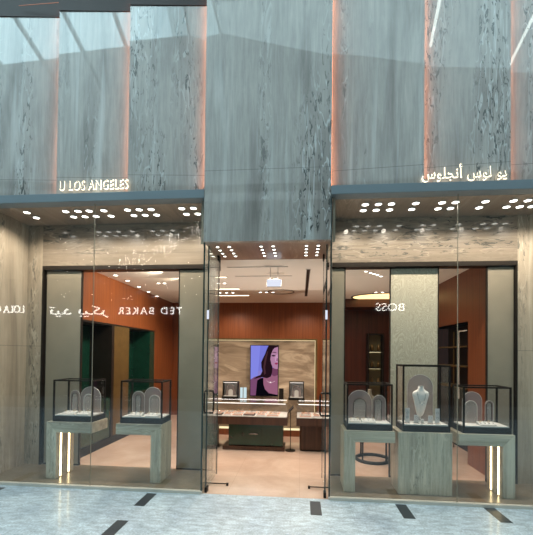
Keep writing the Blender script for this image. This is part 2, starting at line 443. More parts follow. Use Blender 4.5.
def facade_sign(s, pxa, pya, pxb, pyb, Y, label):
    x0, z0 = P(pxa, pyb, Y); x1, z1 = P(pxb, pya, Y)
    z0 = P((pxa+pxb)/2, pyb, Y)[1]; z1 = P((pxa+pxb)/2, pya, Y)[1]
    r = tag(empty('shop_sign', ((x0+x1)/2, Y, z0)), label, 'sign')
    split_letters(text_mesh('letter', s, x0, x1, z0, z1, Y, m_letter, .012, parent=r, back=-.012, space=1.12), 'letter')
    g = .008
    split_letters(text_mesh('halo', s, x0-g, x1+g, z0-g*.8, z1+g*.8, Y+.014, m_halo, .01, parent=r, back=.008, space=1.12), 'halo_backing')
    return r
facade_sign('U LOS ANGELES', 59.5, 180.3, 127.3, 189, -.09, 'halo lit shop sign reading U LOS ANGELES in capitals on the left stone panels')
AR = '\uFEB1\uFEEE\uFEE0\uFEA0\uFEE7\uFE83 \uFEB1\uFEEE\uFEDF \uFEEE\uFEF3'
facade_sign(AR, 423, 163.5, 506.5, 180, -.09, 'halo lit Arabic shop sign on the right stone panels')

# ------------------------------------------------------------------ show-window shells
def soffit(n, x0, x1, y0, y1, z, mat, lab, th=.3):
    return struct(box(n, mat, x0, x1, y0, y1, z, z+th), lab, 'ceiling')
soffit('ceiling_window_left', -4.5, XL, .06, 1.0, ZH0, m_sof, 'stone soffit over the left show window', .09)
soffit('ceiling_window_right', XR, 3.9, .06, 1.0, ZH0, m_sof, 'stone soffit over the right show window', .09)
# entrance portal: a stone box whose underside carries the downlights
po = struct(empty('ceiling_portal', ((XL+XR)/2, .35, ZD)), 'stone soffit over the entrance', 'ceiling')
box('soffit_slab', m_sof, XL, XR, .0005, YB+.06, ZD, ZD+.06, po)
box('side_cheek', m_bulk, XL, XL+.03, .0005, YB, ZD+.06, ZH0, po); box('side_cheek', m_bulk, XR-.03, XR, .0005, YB, ZD+.06, ZH0, po)
box('trim_line', m_frame, XL, XR, YB+.06, YB+.075, ZD-.0, ZD+.06, po)
# beds
struct(box('floor_window_left', m_slab, -4.5, XL-.02, .02, YB+.06, .0, ZP), 'dark stone bed of the left show window', 'floor')
struct(box('floor_window_right', m_slab, XR+.02, 3.9, .02, YB+.06, .0, ZP), 'dark stone bed of the right show window', 'floor')
struct(box('baseboard_left', m_trim, -4.5, XL, -.03, .02, .0, .03), 'pale strip at the foot of the left show window glass', 'trim')
struct(box('baseboard_right', m_trim, XR, 3.9, -.03, .02, .0, .03), 'pale strip at the foot of the right show window glass', 'trim')
# stone piers and bulkheads
struct(box('wall_left', m_beige, -3.80, -3.69, .07, YB+.2, ZP, ZH0), 'beige travertine side wall of the left show window', 'wall')
struct(box('wall_left_pier', m_beige, -3.69, P(41,350,YB)[0], YB, YB+.15, ZP, ZH0), 'beige travertine pier at the left end of the left show window', 'wall')
ZT = 2.70
xo0 = P(41,350,YB)[0]; xo1 = P(517.5,350,YB)[0]
struct(box('wall_bulkhead_left', m_bulk, xo0, XL, YB, YB+.15, ZT, ZH0), 'crosscut travertine bulkhead across the left show window', 'wall')
struct(box('wall_bulkhead_right', m_bulk, XR, xo1, YB, YB+.15, ZT, ZH0), 'crosscut travertine bulkhead across the right show window', 'wall')
struct(box('wall_right_pier', m_beige, xo1, 3.4, YB, YB+.15, ZP, ZH0), 'pale travertine pier at the right end of the right show window', 'wall')
struct(box('wall_right', m_beige, 3.4, 3.5, .07, YB+.2, ZP, ZH0), 'beige travertine side wall of the right show window', 'wall')
# sliding-panel tracks
for n, a, b in (('trim_4', xo0, XL), ('trim_5', XR, xo1)):
    t = struct(empty(n, ((a+b)/2, YB+.05, ZT-.05)), 'bronze sliding screen track in the '+('left' if a < -1 else 'right')+' show window', 'trim')
    box('track', m_frame, a, b, YB-.004, YB+.16, ZT-.055, ZT-.0005, t)
    box('jamb', m_frame, (a if a < -1 else b-.02), (a+.02 if a < -1 else b), YB-.004, YB+.16, ZP, ZT-.055, t)
# sliding panels
def spanel(pa, pb, mat, y, lab, name='sliding_panel', ov=0):
    x0 = P(pa, 350, y)[0]; x1 = P(pb, 350, y)[0]+ov
    r = tag(empty(name, ((x0+x1)/2, y, ZP)), lab, 'panel')
    box('leaf', mat, x0+.012, x1-.012, y, y+.025, ZP+.02, ZT-.07, r)
    f = MB(); f.box(x0, x0+.012, y-.004, y+.03, ZP, ZT-.06); f.box(x1-.012, x1, y-.004, y+.03, ZP, ZT-.06)
    f.box(x0, x1, y-.004, y+.03, ZP, ZP+.02); f.box(x0, x1, y-.004, y+.03, ZT-.07, ZT-.06)
    f.build('edge_frame', m_frame, r)
    return r
spanel(45, 81, m_grey, YB+.03, 'grey sliding panel at the left end of the left show window')
spanel(178, 214, m_grey, YB+.03, 'grey sliding panel next to the left entrance door')
spanel(330.5, 345, m_grey, YB+.03, 'narrow grey sliding panel next to the right entrance door')
spanel(389.5, 438.5, m_sheer, YB+.06, 'pale woven sheer screen behind the tall necklace case', 'sheer_screen')
spanel(486.5, 514.5, m_grey, YB+.03, 'grey sliding panel beside the right stone pier')

# ------------------------------------------------------------------ glazing
def window(n, xs, lab):
    r = struct(empty(n, ((xs[0]+xs[-1])/2, 0, .03)), lab, 'window')
    for a, b in zip(xs[:-1], xs[1:]):
        MB().quad((a+.003, 0, .03), (b-.003, 0, .03), (b-.003, 0, ZH0), (a+.003, 0, ZH0)).build('glass_pane', m_glass, r)
    for x in xs[1:-1]: box('glass_joint', m_grey, x-.003, x+.003, -.004, .004, .03, ZH0, r)
    return r
w1 = window('window_1', [-4.5, P(92.5, 350, 0)[0], XL-.012], 'large frameless glass of the left show window')
w2 = window('window_2', [XR+.012, P(457.5, 350, 0)[0], 3.9], 'large frameless glass of the right show window')
for r, x, s in ((w1, XL, -1), (w2, XR, 1)):
    box('glass_edge', m_gedge, x+s*.0, x+s*.016, -.008, .012, .03, ZH0, r)
    # return glass back to the sliding panels and a stone cheek above
    MB().quad((x+s*.02, .012, ZP), (x+s*.02, YB, ZP), (x+s*.02, YB, ZH0), (x+s*.02, .012, ZH0)).build('return_pane', m_door, r)
    box('cheek_lining', m_beige, x+s*.024, x+s*.05, .002, .03, ZD, ZH0, r)
# glass doors, standing open into the shop
def door(n, x, s, lab):
    r = struct(empty(n, (x, .03, .02)), lab, 'door')
    L = .55
    xi = x-s*.035
    box('door_glass', m_door, xi-.005, xi+.005, .035, L, .05, ZD-.03, r)
    MB().box(xi-.007, xi+.007, .026, .036, .03, ZD-.02).build('door_edge', m_gedge, r)
    MB().box(xi-.007, xi+.007, L, L+.012, .04, ZD-.02).build('door_edge', m_gedge, r)
    box('patch_fitting', m_black, xi-.014, xi+.014, .02, .10, .0, .06, r, .004)
    box('patch_fitting', m_black, xi-.014, xi+.014, L-.06, L+.03, ZD-.07, ZD, r, .004)
    hx = .12
    for q in (-1, 1):
        pts = [(xi+q*.006, hx, 1.12), (xi+q*.045, hx, 1.12), (xi+q*.055, hx, 1.09), (xi+q*.055, hx, .90), (xi+q*.045, hx, .87), (xi+q*.006, hx, .87)]
        MB().tube(pts, .011).build('door_handle', m_black, r, True)
    st = MB().box(xi-.012, xi+.012, .018, .024, 1.93, 2.03).build('sticker', m_exit, r); st['label'] = 'small pale blue sticker'
    return r
door('door_1', XL, -1, 'left entrance glass door standing open')
door('door_2', XR, 1, 'right entrance glass door standing open')
for px0, px1, py, nm in ((202, 228, 481, 'left'), (309, 331, 485, 'right')):
    x0, y0 = F(px0, py, .04); x1, _ = F(px1, py, .04)
    m = MB().tube([(x0, y0, .02), (x1, y0, .02)], .007, 8)
    e = x1 if nm == 'left' else x0
    m.box(e-.012, e+.012, y0-.012, y0+.012, .0, .03)
    tag(m.build('door_stop', m_black, loc=((x0+x1)/2, y0, 0)), 'black floor door stop bar by the '+nm+' entrance door', 'door stop')

# ------------------------------------------------------------------ downlights
def downlight(x, y, z, r, group, label, mat=m_lamp):
    o = MB().disc(x, y, z-.006, r, .0055).build('downlight', mat, loc=(x, y, z-.006))
    n = 20; m = MB()
    ring = lambda rr, zz: [(x+rr*math.cos(2*PI*i/n), y+rr*math.sin(2*PI*i/n), zz) for i in range(n)]
    m.loft([ring(r*1.0, z-.0005), ring(r*1.18, z-.0005), ring(r*1.14, z-.009), ring(r*1.02, z-.009)], closed=True)
    m.build('rim', m_white, o)
    return tag(o, label, 'light', group)
Lf = [(26.3,211.8),(65.5,211),(78.3,211),(88.8,210.3),(103.7,210),(127.4,209.4),(139.4,209.4),(151,208.8),(182.1,208.5),(193.5,208)]
Lb = [(35.6,217),(73.5,216.3),(85.2,216.3),(96.2,216),(111.2,215.7),(134,215),(145.3,214.8),(156.7,214.5),(186.6,214),(197.7,213.3)]
Rf = [(365.2,204.3),(378.5,203.8),(391.6,203.4),(415.7,202.9),(442,202.2),(455.7,201.7),(485.6,201),(513.3,200.5),(527.9,200)]
Rb = [(363.2,209.9),(376.1,209.7),(389.5,209.4),(411.8,208.7),(438,208.2),(450.4,208),(479,207.3),(506.5,206.5),(519.6,206.3),(531.5,206)]
for lst, nm in ((Lf,'left'),(Lb,'left'),(Rf,'right'),(Rb,'right')):
    ym = sum(F(a,b,ZH0)[1] for a,b in lst)/len(lst)
    for a, b in lst:
        x, _ = F(a, b, ZH0)
        downlight(x, ym, ZH0, .036, 'downlights over the %s show window' % nm, 'round white downlight in the stone soffit over the %s show window' % nm)
doorL = [[(70,45),(80,58),(88,70),(95,82)],[(116,44),(125,56),(131,69),(137,81)],[(242,41),(245,54),(250,67),(254,79)],[(289,41),(292,54),(295,67),(298,79)],[(417,40),(419,53),(420,68),(421,80)],[(467,40),(465,53),(463,68),(461,80)]]
for c in doorL:
    pts = [F(200+a/3.948, 235+b/3.948, ZD) for a, b in c]
    xm = sum(p[0] for p in pts)/4
    for k, p in enumerate(pts):
        downlight(xm, .12+k*.135, ZD, .018, 'small downlights over the entrance', 'small round downlight in the stone soffit over the entrance')
for x, ty in ((-3.3,0),(-2.85,0),(-2.35,0),(-1.85,0),(-1.35,0),(.6,0),(1.1,0),(1.6,0),(2.1,0),(2.6,0),(3.1,0)):
    spot(x, .24, ZH0-.03, 44, (1,.88,.74), 150)
for x in (-.85, -.38, .1):
    spot(x, .3, ZD-.03, 26, (1,.88,.74), 110)

# ------------------------------------------------------------------ plinths
YP0, YP1 = .15, .50
ZPL = .71; TH = .125
def plinth(pa, pb, leg, lab, solid=False, led=False, ovr=None):
    x0 = P(pa, 440, YP0)[0]; x1 = P(pb, 440, YP0)[0]
    r = tag(empty('display_plinth', ((x0+x1)/2, (YP0+YP1)/2, ZP)), lab, 'plinth', )
    if solid:
        box('block', m_pv, x0, x1, YP0, YP1, ZP, ZPL, r, .004); return x0, x1
    if leg < 0:
        MB().prism_y([(x0,ZPL),(x1,ZPL),(x1,ZPL-TH),(x0+TH,ZPL-TH)], YP0, YP1).build('top_slab', m_ph, r, bevel=.003)
        MB().prism_y([(x0,ZPL),(x0+TH,ZPL-TH),(x0+TH,ZP),(x0,ZP)], YP0, YP1).build('leg', m_pv, r, bevel=.003)
        xi = x0+TH; s = 1
    else:
        MB().prism_y([(x0,ZPL),(x1,ZPL),(x1-TH,ZPL-TH),(x0,ZPL-TH)], YP0, YP1).build('top_slab', m_ph, r, bevel=.003)
        MB().prism_y([(x1,ZPL),(x1,ZP),(x1-TH,ZP),(x1-TH,ZPL-TH)], YP0, YP1).build('leg', m_pv, r, bevel=.003)
        xi = x1-TH; s = -1
    if led:
        for yy in (YP0+.075, YP0+.235):
            o = box('led_strip', m_led, xi+s*.0008, xi+s*.006, yy, yy+.022, ZP+.01, ZPL-TH-.01, r); o['label'] = 'glowing warm white strip'
    return x0, x1
plinth(46.3, 92, -1, 'grey stone L shaped plinth with glowing strips at the left end of the left window', led=True)
plinth(115.5, 161, 1, 'grey stone L shaped plinth with right hand leg nearest the left entrance door')
plinth(344, 395.2, -1, 'grey stone L shaped plinth with left hand leg left of the solid block')
plinth(398.5, 452.5, 0, 'solid grey stone block plinth under the tall case', solid=True)
plinth(459, 515.4, 1, 'grey stone L shaped plinth with glowing strips at the right end of the right window', led=True)

# ------------------------------------------------------------------ glass display cases
YC0, YC1 = .18, .48
def case(pa, pb, ptop, lab):
    x0 = P(pa, 420, YC0)[0]; x1 = P(pb, 420, YC0)[0]; zt = P((pa+pb)/2, ptop, YC0)[1]
    zb = ZPL+.001; r = tag(empty('display_case', ((x0+x1)/2, (YC0+YC1)/2, zb)), lab, 'display case')
    box('base', m_black, x0, x1, YC0, YC1, zb, zb+.065, r, .003)
    box('pad', m_white, x0+.016, x1-.016, YC0+.016, YC1-.016, zb+.0655, zb+.078, r)
    t = .017
    for x in (x0, x1-t):
        for y in (YC0, YC1-t): box('post', m_black, x, x+t, y, y+t, zb+.0655, zt-t, r)
    m = MB(); m.box(x0,x1,YC0,YC0+t,zt-t,zt); m.box(x0,x1,YC1-t,YC1,zt-t,zt); m.box(x0,x0+t,YC0+t,YC1-t,zt-t,zt); m.box(x1-t,x1,YC0+t,YC1-t,zt-t,zt)
    m.build('top_frame', m_black, r)
    g = .006; a, b, c, d = x0+g, x1-g, YC0+g, YC1-g; z0, z1 = zb+.066, zt-.007
    for q in ([(a,c,z0),(b,c,z0),(b,c,z1),(a,c,z1)], [(a,d,z0),(b,d,z0),(b,d,z1),(a,d,z1)], [(a,c,z0),(a,d,z0),(a,d,z1),(a,c,z1)], [(b,c,z0),(b,d,z0),(b,d,z1),(b,c,z1)], [(a,c,z1),(b,c,z1),(b,d,z1),(a,d,z1)]):
        MB().quad(*q).build('glass_pane', m_case, r)
    return x0, x1, zb+.0785
CS = [case(52.5, 92.3, 380, 'square glass case with black frame on the leftmost plinth'),
      case(120, 162, 381, 'square glass case with black frame on the plinth nearest the left door'),
      case(346.7, 392.7, 384, 'square glass case with black frame left of the tall case'),
      case(402.7, 450.5, 365.3, 'tall glass case with black frame holding the necklace bust'),
      case(463.3, 511.8, 387, 'square glass case with black frame on the rightmost plinth')]
ZS = CS[0][2]
def arch_pts(x0, x1, zb, zt, n=14):
    r = (x1-x0)/2; cx = (x0+x1)/2; k = min(r, zt-zb); zc = zt-k
    return [(x0, zb)]+[(cx-r*math.cos(PI*i/n), zc+k*math.sin(PI*i/n)) for i in range(n+1)]+[(x1, zb)]
def arch(pa, pb, pt, Y, lab, inner=None, mat=None, rim=True, cat='arch stand'):
    x0 = P(pa, 400, Y)[0]; x1 = P(pb, 400, Y)[0]; zt = P((pa+pb)/2, pt, Y)[1]
    r = tag(empty('arch_stand', ((x0+x1)/2, Y, ZS)), lab, cat)
    MB().prism_y(arch_pts(x0, x1, ZS, zt), Y, Y+.006).build('arch_panel', mat or m_arch, r)
    pts = [(x, Y-.003, z) for x, z in arch_pts(x0+.002, x1-.002, ZS+.003, zt-.002)]
    MB().tube(pts, .0022, 6).build('rim', m_white, r)
    if inner:
        a, b, t, zb = inner
        y2 = Y-.03; u0 = P(a, 400, y2)[0]; u1 = P(b, 400, y2)[0]; tz = P((a+b)/2, t, y2)[1]
        MB().prism_y(arch_pts(u0, u1, ZS, tz), y2, y2+.01).build('inner_arch', m_arch2, r)
        o = MB().tube([(x, y2-.003, z) for x, z in arch_pts(u0, u1, ZS+.003, tz)], .0035, 6).build('inner_rim', m_white if zb else m_black, r)
    return r
def ring_piece(x, y, z, mat, R=.011, tilt=PI/2, lab='', grp=''):
    o = MB().torus((x, y, z+R+.002), R, .0026, tilt).build('ring', mat, True, loc=(x,y,z)) if False else MB().torus((x, y, z+R+.0026), R, .0026, tilt).build('ring', mat, smooth=True, loc=(x, y, z))
    return tag(o, lab, 'ring', grp)
def tray(pa, pb, Y, lab, grp, dep=.09, n=3):
    x0 = P(pa, 418, Y)[0]; x1 = P(pb, 418, Y)[0]
    r = tag(empty('jewellery_tray', ((x0+x1)/2, Y, ZS)), lab, 'tray')
    MB().add([(x0,Y,ZS),(x1,Y,ZS),(x1,Y+dep,ZS),(x0,Y+dep,ZS),(x0,Y,ZS+.012),(x1,Y,ZS+.012),(x1,Y+dep,ZS+.035),(x0,Y+dep,ZS+.035)],
             [(0,3,2,1),(4,5,6,7),(0,1,5,4),(1,2,6,5),(2,3,7,6),(3,0,4,7)]).build('pad', m_white, r, bevel=.003)
    m = MB()
    for k in range(n):
        xx = x0+(x1-x0)*(k+.5)/n
        m.box(xx-.004, xx+.004, Y+.02, Y+dep-.02, ZS+.014, ZS+.0285)
    m.build('slot_roll', m_tray, r)
    for k in range(n):
        xx = x0+(x1-x0)*(k+.5)/n
        ring_piece(xx, Y+dep*.5, ZS+.028, (m_gjew, m_metal)[k%2], .010, PI/2, grp[1], grp[0])
def bar(x, y, h, w, lab, mat=None):
    r = tag(empty('earring_stand', (x, y, ZS)), lab, 'jewellery stand')
    box('foot', m_arch2, x-w*.6, x+w*.6, y-.018, y+.018, ZS, ZS+.006, r)
    box('back', mat or m_tray, x-w/2, x+w/2, y-.004, y+.004, ZS+.006, ZS+h, r, .003)
    MB().torus((x, y-.008, ZS+h*.72), w*.22, .002, PI/2).build('earring', m_metal, r, True)
    MB().torus((x, y-.008, ZS+h*.38), w*.22, .002, PI/2).build('earring', m_metal, r, True)

n1 = ('rings in the leftmost case', 'tiny ring on the white tray in the leftmost case')
arch(70.5, 80, 390, .40, 'slim smoky arch stand at the left in the leftmost case', (72, 78, 393, 0))
arch(80.5, 101, 386.5, .41, 'wide smoky arch stand at the right in the leftmost case', (84, 93, 394, 1))
tray(61.5, 74, .22, 'white ring tray in the leftmost case, left one', n1)
tray(76.5, 88, .21, 'white ring tray in the leftmost case, right one beside the corner post', n1)
n2 = ('rings in the case nearest the left door', 'tiny ring on a white tray in the case nearest the left door')
arch(132.5, 145, 391, .38, 'slim smoky arch stand at the left in the case nearest the left door', (136, 141, 395, 0))
arch(144.2, 162, 387, .40, 'wide smoky arch stand at the right in the case nearest the left door', (149.5, 160, 395, 1))
tray(128, 141, .22, 'white ring tray at the left in the case nearest the left door', n2)
tray(145, 158, .21, 'white ring tray at the right in the case nearest the left door', n2)
n3 = ('rings in the case left of the tall case', 'tiny ring on a white tray in the case left of the tall case')
arch(347.6, 371.7, 390, .40, 'wide smoky arch stand in the case left of the tall case', (353.5, 366, 398.6, 0))
arch(372.5, 385.5, 395, .38, 'slim smoky arch stand in the case left of the tall case', (374.5, 381.5, 399, 0))
tray(349.5, 360, .22, 'white ring tray at the left in the case left of the tall case', n3)
tray(362, 376, .22, 'white ring tray in the middle of the case left of the tall case', n3)
arch(407, 433, 374.4, .42, 'large smoky arch stand behind the necklace bust')
n5 = ('rings in the rightmost case', 'tiny ring on a white tray in the rightmost case')
arch(462, 482, 391.5, .40, 'wide smoky arch stand in the rightmost case', (464.5, 477, 400.6, 1))
arch(484.8, 493.6, 400.5, .37, 'slim arch stand with dark opening in the rightmost case', (486.5, 491.5, 402.5, 0))
tray(480, 497, .22, 'wide white ring tray in the rightmost case', n5, n=4)
# necklace bust
bx, bz = P(421, 412, .34); by = .345
m_bust = plain('bust_linen', C3(236,228,220), .8, var=.03)
bu = tag(empty('necklace_bust', (bx, by, ZS)), 'pale necklace bust in front of the large arch stand in the tall case', 'bust')
H0 = ZS+.06; HT = P(421, 386.5, .34)[1]
prof = [(0, .010, .008), (.03, .026, .014), (.1, .040, .020), (.25, .054, .027), (.42, .067, .033), (.58, .080, .037), (.68, .090, .038), (.75, .093, .036), (.81, .086, .032), (.85, .066, .029), (.885, .044, .027), (.93, .033, .026), (1.0, .030, .025)]
n = 24; rings = []
for t, a, b in prof:
    z = H0+(HT-H0)*t
    rings.append([(bx+a*math.cos(2*PI*i/n), by+(.03-.03*t)+b*math.sin(2*PI*i/n), z) for i in range(n)])
MB().loft(rings).build('torso', m_bust, bu, True)
MB().disc(bx, by, HT, .029, .006).build('neck_cap', m_white, bu)
MB().disc(bx, by+.03, ZS, .035, .008).tube([(bx, by+.03, ZS+.005), (bx, by+.03, H0+.01)], .006).build('foot', m_white, bu, True)
nk = MB()
pts = []
for i in range(17):
    u = -1+2*i/16; x = bx+.05*u; z = H0+(HT-H0)*(.86-.42*(1-u*u)**.8)
    pts.append((x, by-.026-.012*(1-abs(u)), z))
nk.tube(pts, .0018, 6)
for k in (5, 8, 11):
    nk.torus((pts[k][0], pts[k][1]-.003, pts[k][2]-.008), .006, .0028, PI/2)
tag(nk.build('necklace', m_metal, smooth=True, loc=(bx, by-.03, H0+.1)), 'fine silver necklace with pendants hung on the pale bust', 'necklace')
for px, h, w, lab in ((407.3, .17, .05, 'tall pale earring stand at the left in the tall case'), (416.3, .095, .05, 'short pale earring stand left of centre in the tall case'), (422.5, .05, .03, 'lowest small earring stand under the necklace bust'), (430.5, .09, .05, 'short pale earring stand right of the bust in the tall case'), (437.3, .17, .05, 'tall pale earring stand at the right in the tall case')):
    bar(P(px, 415, .26)[0], .26, h, w, lab)

for x0_, x1_, _z in CS: spot((x0_+x1_)/2, .26, ZH0-.03, 70, (1,.93,.84), 26, ((x0_+x1_)/2, .32, .8), blend=.6)  # added narrow spots, one per case, to brighten the contents

# ------------------------------------------------------------------ shop interior shell
XWL, XWR = -3.2, 2.40
struct(box('ceiling', m_ceil, -5, 4.5, YB+.15, YREAR+.2, ZC, ZC+.1), 'pale pinkish plaster ceiling of the shop', 'ceiling')
struct(box('ceiling_header', m_black, -4.6, 4.5, YB+.15, YB+.2, ZC+.1, ZH0+.1), 'dark blocking above the shop ceiling', 'ceiling')
wl = struct(empty('wall_store_left', (XWL, 2.8, 0)), 'terracotta veneer wall along the left of the shop', 'wall')
def wall_x(name, mat, x0, x1, y0, y1, z0, z1, par): return box(name, mat, x0, x1, y0, y1, z0, z1, par)
ZN = 2.03
wall_x('veneer', m_terra, XWL-.1, XWL, .8, YREAR, ZN, ZC, wl)
wall_x('veneer', m_terra, XWL-.1, XWL, 3.85, YREAR, 0, ZN, wl)
wall_x('niche_back', m_green, XWL-.42, XWL-.38, .8, 3.9, 0, ZN, wl)
wall_x('niche_top', m_black, XWL-.4, XWL, .8, 3.85, ZN-.03, ZN-.001, wl)
wall_x('column', m_bronze, XWL-.38, XWL+.01, 2.06, 2.62, 0, ZN-.03, wl)
wall_x('bronze_jamb', m_frame, XWL-.38, XWL+.015, 1.98, 2.06, 0, ZN-.03, wl)
wall_x('base', m_black, XWL-.36, XWL+.02, .8, 3.85, 0, .12, wl)
wall_x('niche_end', m_green, XWL-.38, XWL-.001, 3.6, 3.849, 0, ZN-.031, wl)
# wall cabinets in the niches
def wall_cabinet(y0, y1, lab):
    r = tag(empty('wall_cabinet', (XWL-.18, (y0+y1)/2, .12)), lab, 'cabinet')
    box('body', m_green, XWL-.37, XWL-.0, y0, y1, .12, .78, r, .004)
    n = max(1, round((y1-y0)/.45))
    for k in range(n):
        a = y0+(y1-y0)*k/n; b = y0+(y1-y0)*(k+1)/n
        d = box('door', m_green, XWL+.001, XWL+.016, a+.008, b-.008, .14, .77, r)
        MB().tube([(XWL+.03, b-.04, .42), (XWL+.03, b-.04, .56)], .006).build('handle', m_gold, d)
    return r
wall_cabinet(.9, 1.95, 'bottle green lacquer cabinet left of the bronze column on the left wall')
wall_cabinet(2.66, 3.58, 'bottle green lacquer cabinet right of the bronze column on the left wall')
def glass_shelf(x0, x1, y0, y1, z, lab):
    r = tag(empty('wall_shelf', ((x0+x1)/2, (y0+y1)/2, z)), lab, 'shelf')
    box('board', m_black, x0, x1, y0, y1, z, z+.02, r)
    box('light_strip', m_ledy, x1-.012, x1-.004, y0+.02, y1-.02, z-.006, z-.001, r)
for z, w in ((1.10, 'lower'), (1.42, 'middle'), (1.74, 'upper')):
    pass
# back wall
wb = struct(empty('wall_store_back', (0, YREAR, 0)), 'terracotta veneer wall across the back of the shop', 'wall')
box('veneer', m_terra, -5, .95, YREAR, YREAR+.1, 0, ZC, wb)
box('veneer', m_terra_shade, .95, 4.5, YREAR-.02, YREAR+.1, 0, ZC, wb)
box('ceiling_drop', m_terra_shade, .95, XWR, YREAR-.6, YREAR-.021, 2.62, ZC-.001, wb)
# lit shelf niche in the shade-coloured back wall
ns = tag(empty('shelf_unit', (1.68, YREAR-.1, .4)), 'tall backlit shelf niche in the dark back wall', 'shelf unit')
x0 = P(367, 350, 4.85)[0]; x1 = P(383, 350, 4.85)[0]
m = MB(); m.box(x0, x0+.03, 4.72, 4.979, .45, 2.02); m.box(x1-.03, x1, 4.72, 4.979, .45, 2.02); m.box(x0, x1, 4.72, 4.979, 2.02, 2.05); m.box(x0, x1, 4.72, 4.979, .42, .45)
m.build('carcass', m_black, ns)
box('back_panel', plain('niche_back', C3(120,112,80), .5), x0+.03, x1-.03, 4.96, 4.979, .45, 2.02, ns)
for z in (.84, 1.23, 1.62):
    b = box('shelf', m_black, x0+.03, x1-.03, 4.75, 4.96, z, z+.025, ns)
    box('light_strip', m_ledy, x0+.04, x1-.04, 4.93, 4.94, z-.012, z-.002, b)
for z in (.46, .866, 1.256, 1.646):
    for q in (-.07, .08):
        xx = (x0+x1)/2+q
        o = MB().loft([[(xx+r_*math.cos(2*PI*i/12), 4.85+r_*math.sin(2*PI*i/12), z+h_) for i in range(12)] for h_, r_ in ((0,.035),(.02,.04),(.09,.045),(.13,.02),(.15,.018),(.16,.024))])
        tag(o.build('small_vase', m_bronze, smooth=True, loc=(xx, 4.85, z)), 'small dark vase standing in the backlit shelf niche', 'vase', 'vases in the backlit niche')
# right wall
wr = struct(empty('wall_store_right', (XWR, 2.8, 0)), 'rust brown veneer wall along the right of the shop', 'wall')
box('veneer', m_terra_dk, XWR, XWR+.1, YB+.2, 1.55, 0, ZC, wr)
box('veneer', m_terra_dk, XWR, XWR+.1, 1.55, YREAR, 2.03, ZC, wr)
box('veneer', m_terra_dk, XWR, XWR+.1, 3.0, YREAR, 0, 2.03, wr)
box('niche_back', m_black, XWR+.3, XWR+.34, 1.5, 3.05, 0, 2.1, wr)
box('niche_top', m_black, XWR+.0, XWR+.3, 1.55, 3.0, 2.03, 2.05, wr)
box('niche_side', m_black, XWR+.001, XWR+.3, 1.5, 1.55, 0, 2.05, wr)
ls = tag(empty('wall_shelf_rack', (XWR+.1, 1.9, 0)), 'slim lit shelf rack standing in the dark niche of the right wall', 'shelf rack')
yv = 1.85
box('upright', m_white, XWR-.005, XWR+.01, yv, yv+.02, .9, 1.93, ls)
box('upright', m_bronze, XWR+.02, XWR+.035, yv+.25, yv+.27, .1, 1.93, ls)
box('top_bar', m_white, XWR-.005, XWR+.01, yv-.26, yv, 1.915, 1.93, ls)
for z in (1.05, 1.38, 1.68): box('shelf', m_bronze, XWR+.002, XWR+.28, 1.6, 2.9, z, z+.018, ls)

# ceiling fixtures
def small_light(px, py, lab, grp, r=.03):
    x, y = F(px, py, ZC); y = min(y, YREAR-.15)
    return downlight(x, y, ZC, r, grp, lab)
for p in ((115.5,275),(127.5,280.5),(139,286.5),(148.5,291.5),(157,296)):
    small_light(*p, 'small ceiling downlight in the row seen through the left show window', 'ceiling downlights beside the terracotta wall', .035)
for p in ((158.5,283),(164.5,283)):
    small_light(*p, 'one of a pair of small ceiling downlights seen through the left show window', 'paired ceiling downlights at left', .03)
for p in ((218.5,283),(224.5,283),(260.5,292),(266.5,292),(273,292),(220,292.5),(226.5,292.5),(233,292.5)):
    small_light(*p, 'small ceiling downlight seen through the entrance', 'ceiling downlights beyond the entrance', .03)
for p in ((366,271),(370.5,272.5),(374,273.5),(377.5,274.6),(381,276)):
    small_light(*p, 'small ceiling downlight in the row of five seen through the right show window', 'row of five ceiling downlights', .025)
for p in ((376,292),(382.5,292)):
    small_light(*p, 'one of a pair of small ceiling downlights seen through the right show window', 'paired ceiling downlights at right', .028)
def slot(pa, ya, pb, yb, w, mat, lab, d=None):
    x0, y0 = F(pa, ya, ZC); x1, y1 = F(pb, yb, ZC)
    if abs(x1-x0) > abs(y1-y0): b = (min(x0,x1), max(x0,x1), (y0+y1)/2-w/2, (y0+y1)/2+w/2)
    else: b = ((x0+x1)/2-w/2, (x0+x1)/2+w/2, min(y0,y1), max(y0,y1))
    r = tag(empty('ceiling_slot', ((b[0]+b[1])/2, (b[2]+b[3])/2, ZC)), lab, 'ceiling fitting')
    box('insert', mat, b[0]+.01, b[1]-.01, b[2]+.006, b[3]-.006, ZC-.004, ZC-.0005, r)
    m = MB(); m.box(b[0], b[1], b[2], b[2]+.006, ZC-.008, ZC-.0005); m.box(b[0], b[1], b[3]-.006, b[3], ZC-.008, ZC-.0005)
    m.box(b[0], b[0]+.01, b[2], b[3], ZC-.008, ZC-.0005); m.box(b[1]-.01, b[1], b[2], b[3], ZC-.008, ZC-.0005)
    m.build('edge', m_white, r)
slot(307, 269, 307, 296, .07, m_black, 'long dark linear slot running back along the ceiling at right of the entrance')
slot(214, 277, 227, 277, .07, m_lampw, 'short lit ceiling slot nearest the entrance door on the left')
slot(214, 288.8, 240, 288.8, .08, m_lampw, 'lit ceiling slot behind the nearest one')
slot(214, 295.3, 249.5, 295.3, .09, m_lampw, 'longest lit ceiling slot deep in the shop')
slot(227, 266.7, 288, 266.7, .02, m_frame, 'thin dark ceiling joint line close to the entrance')
slot(235, 275.8, 292, 275.8, .02, m_frame, 'thin dark ceiling joint line in front of the hanging sign box')
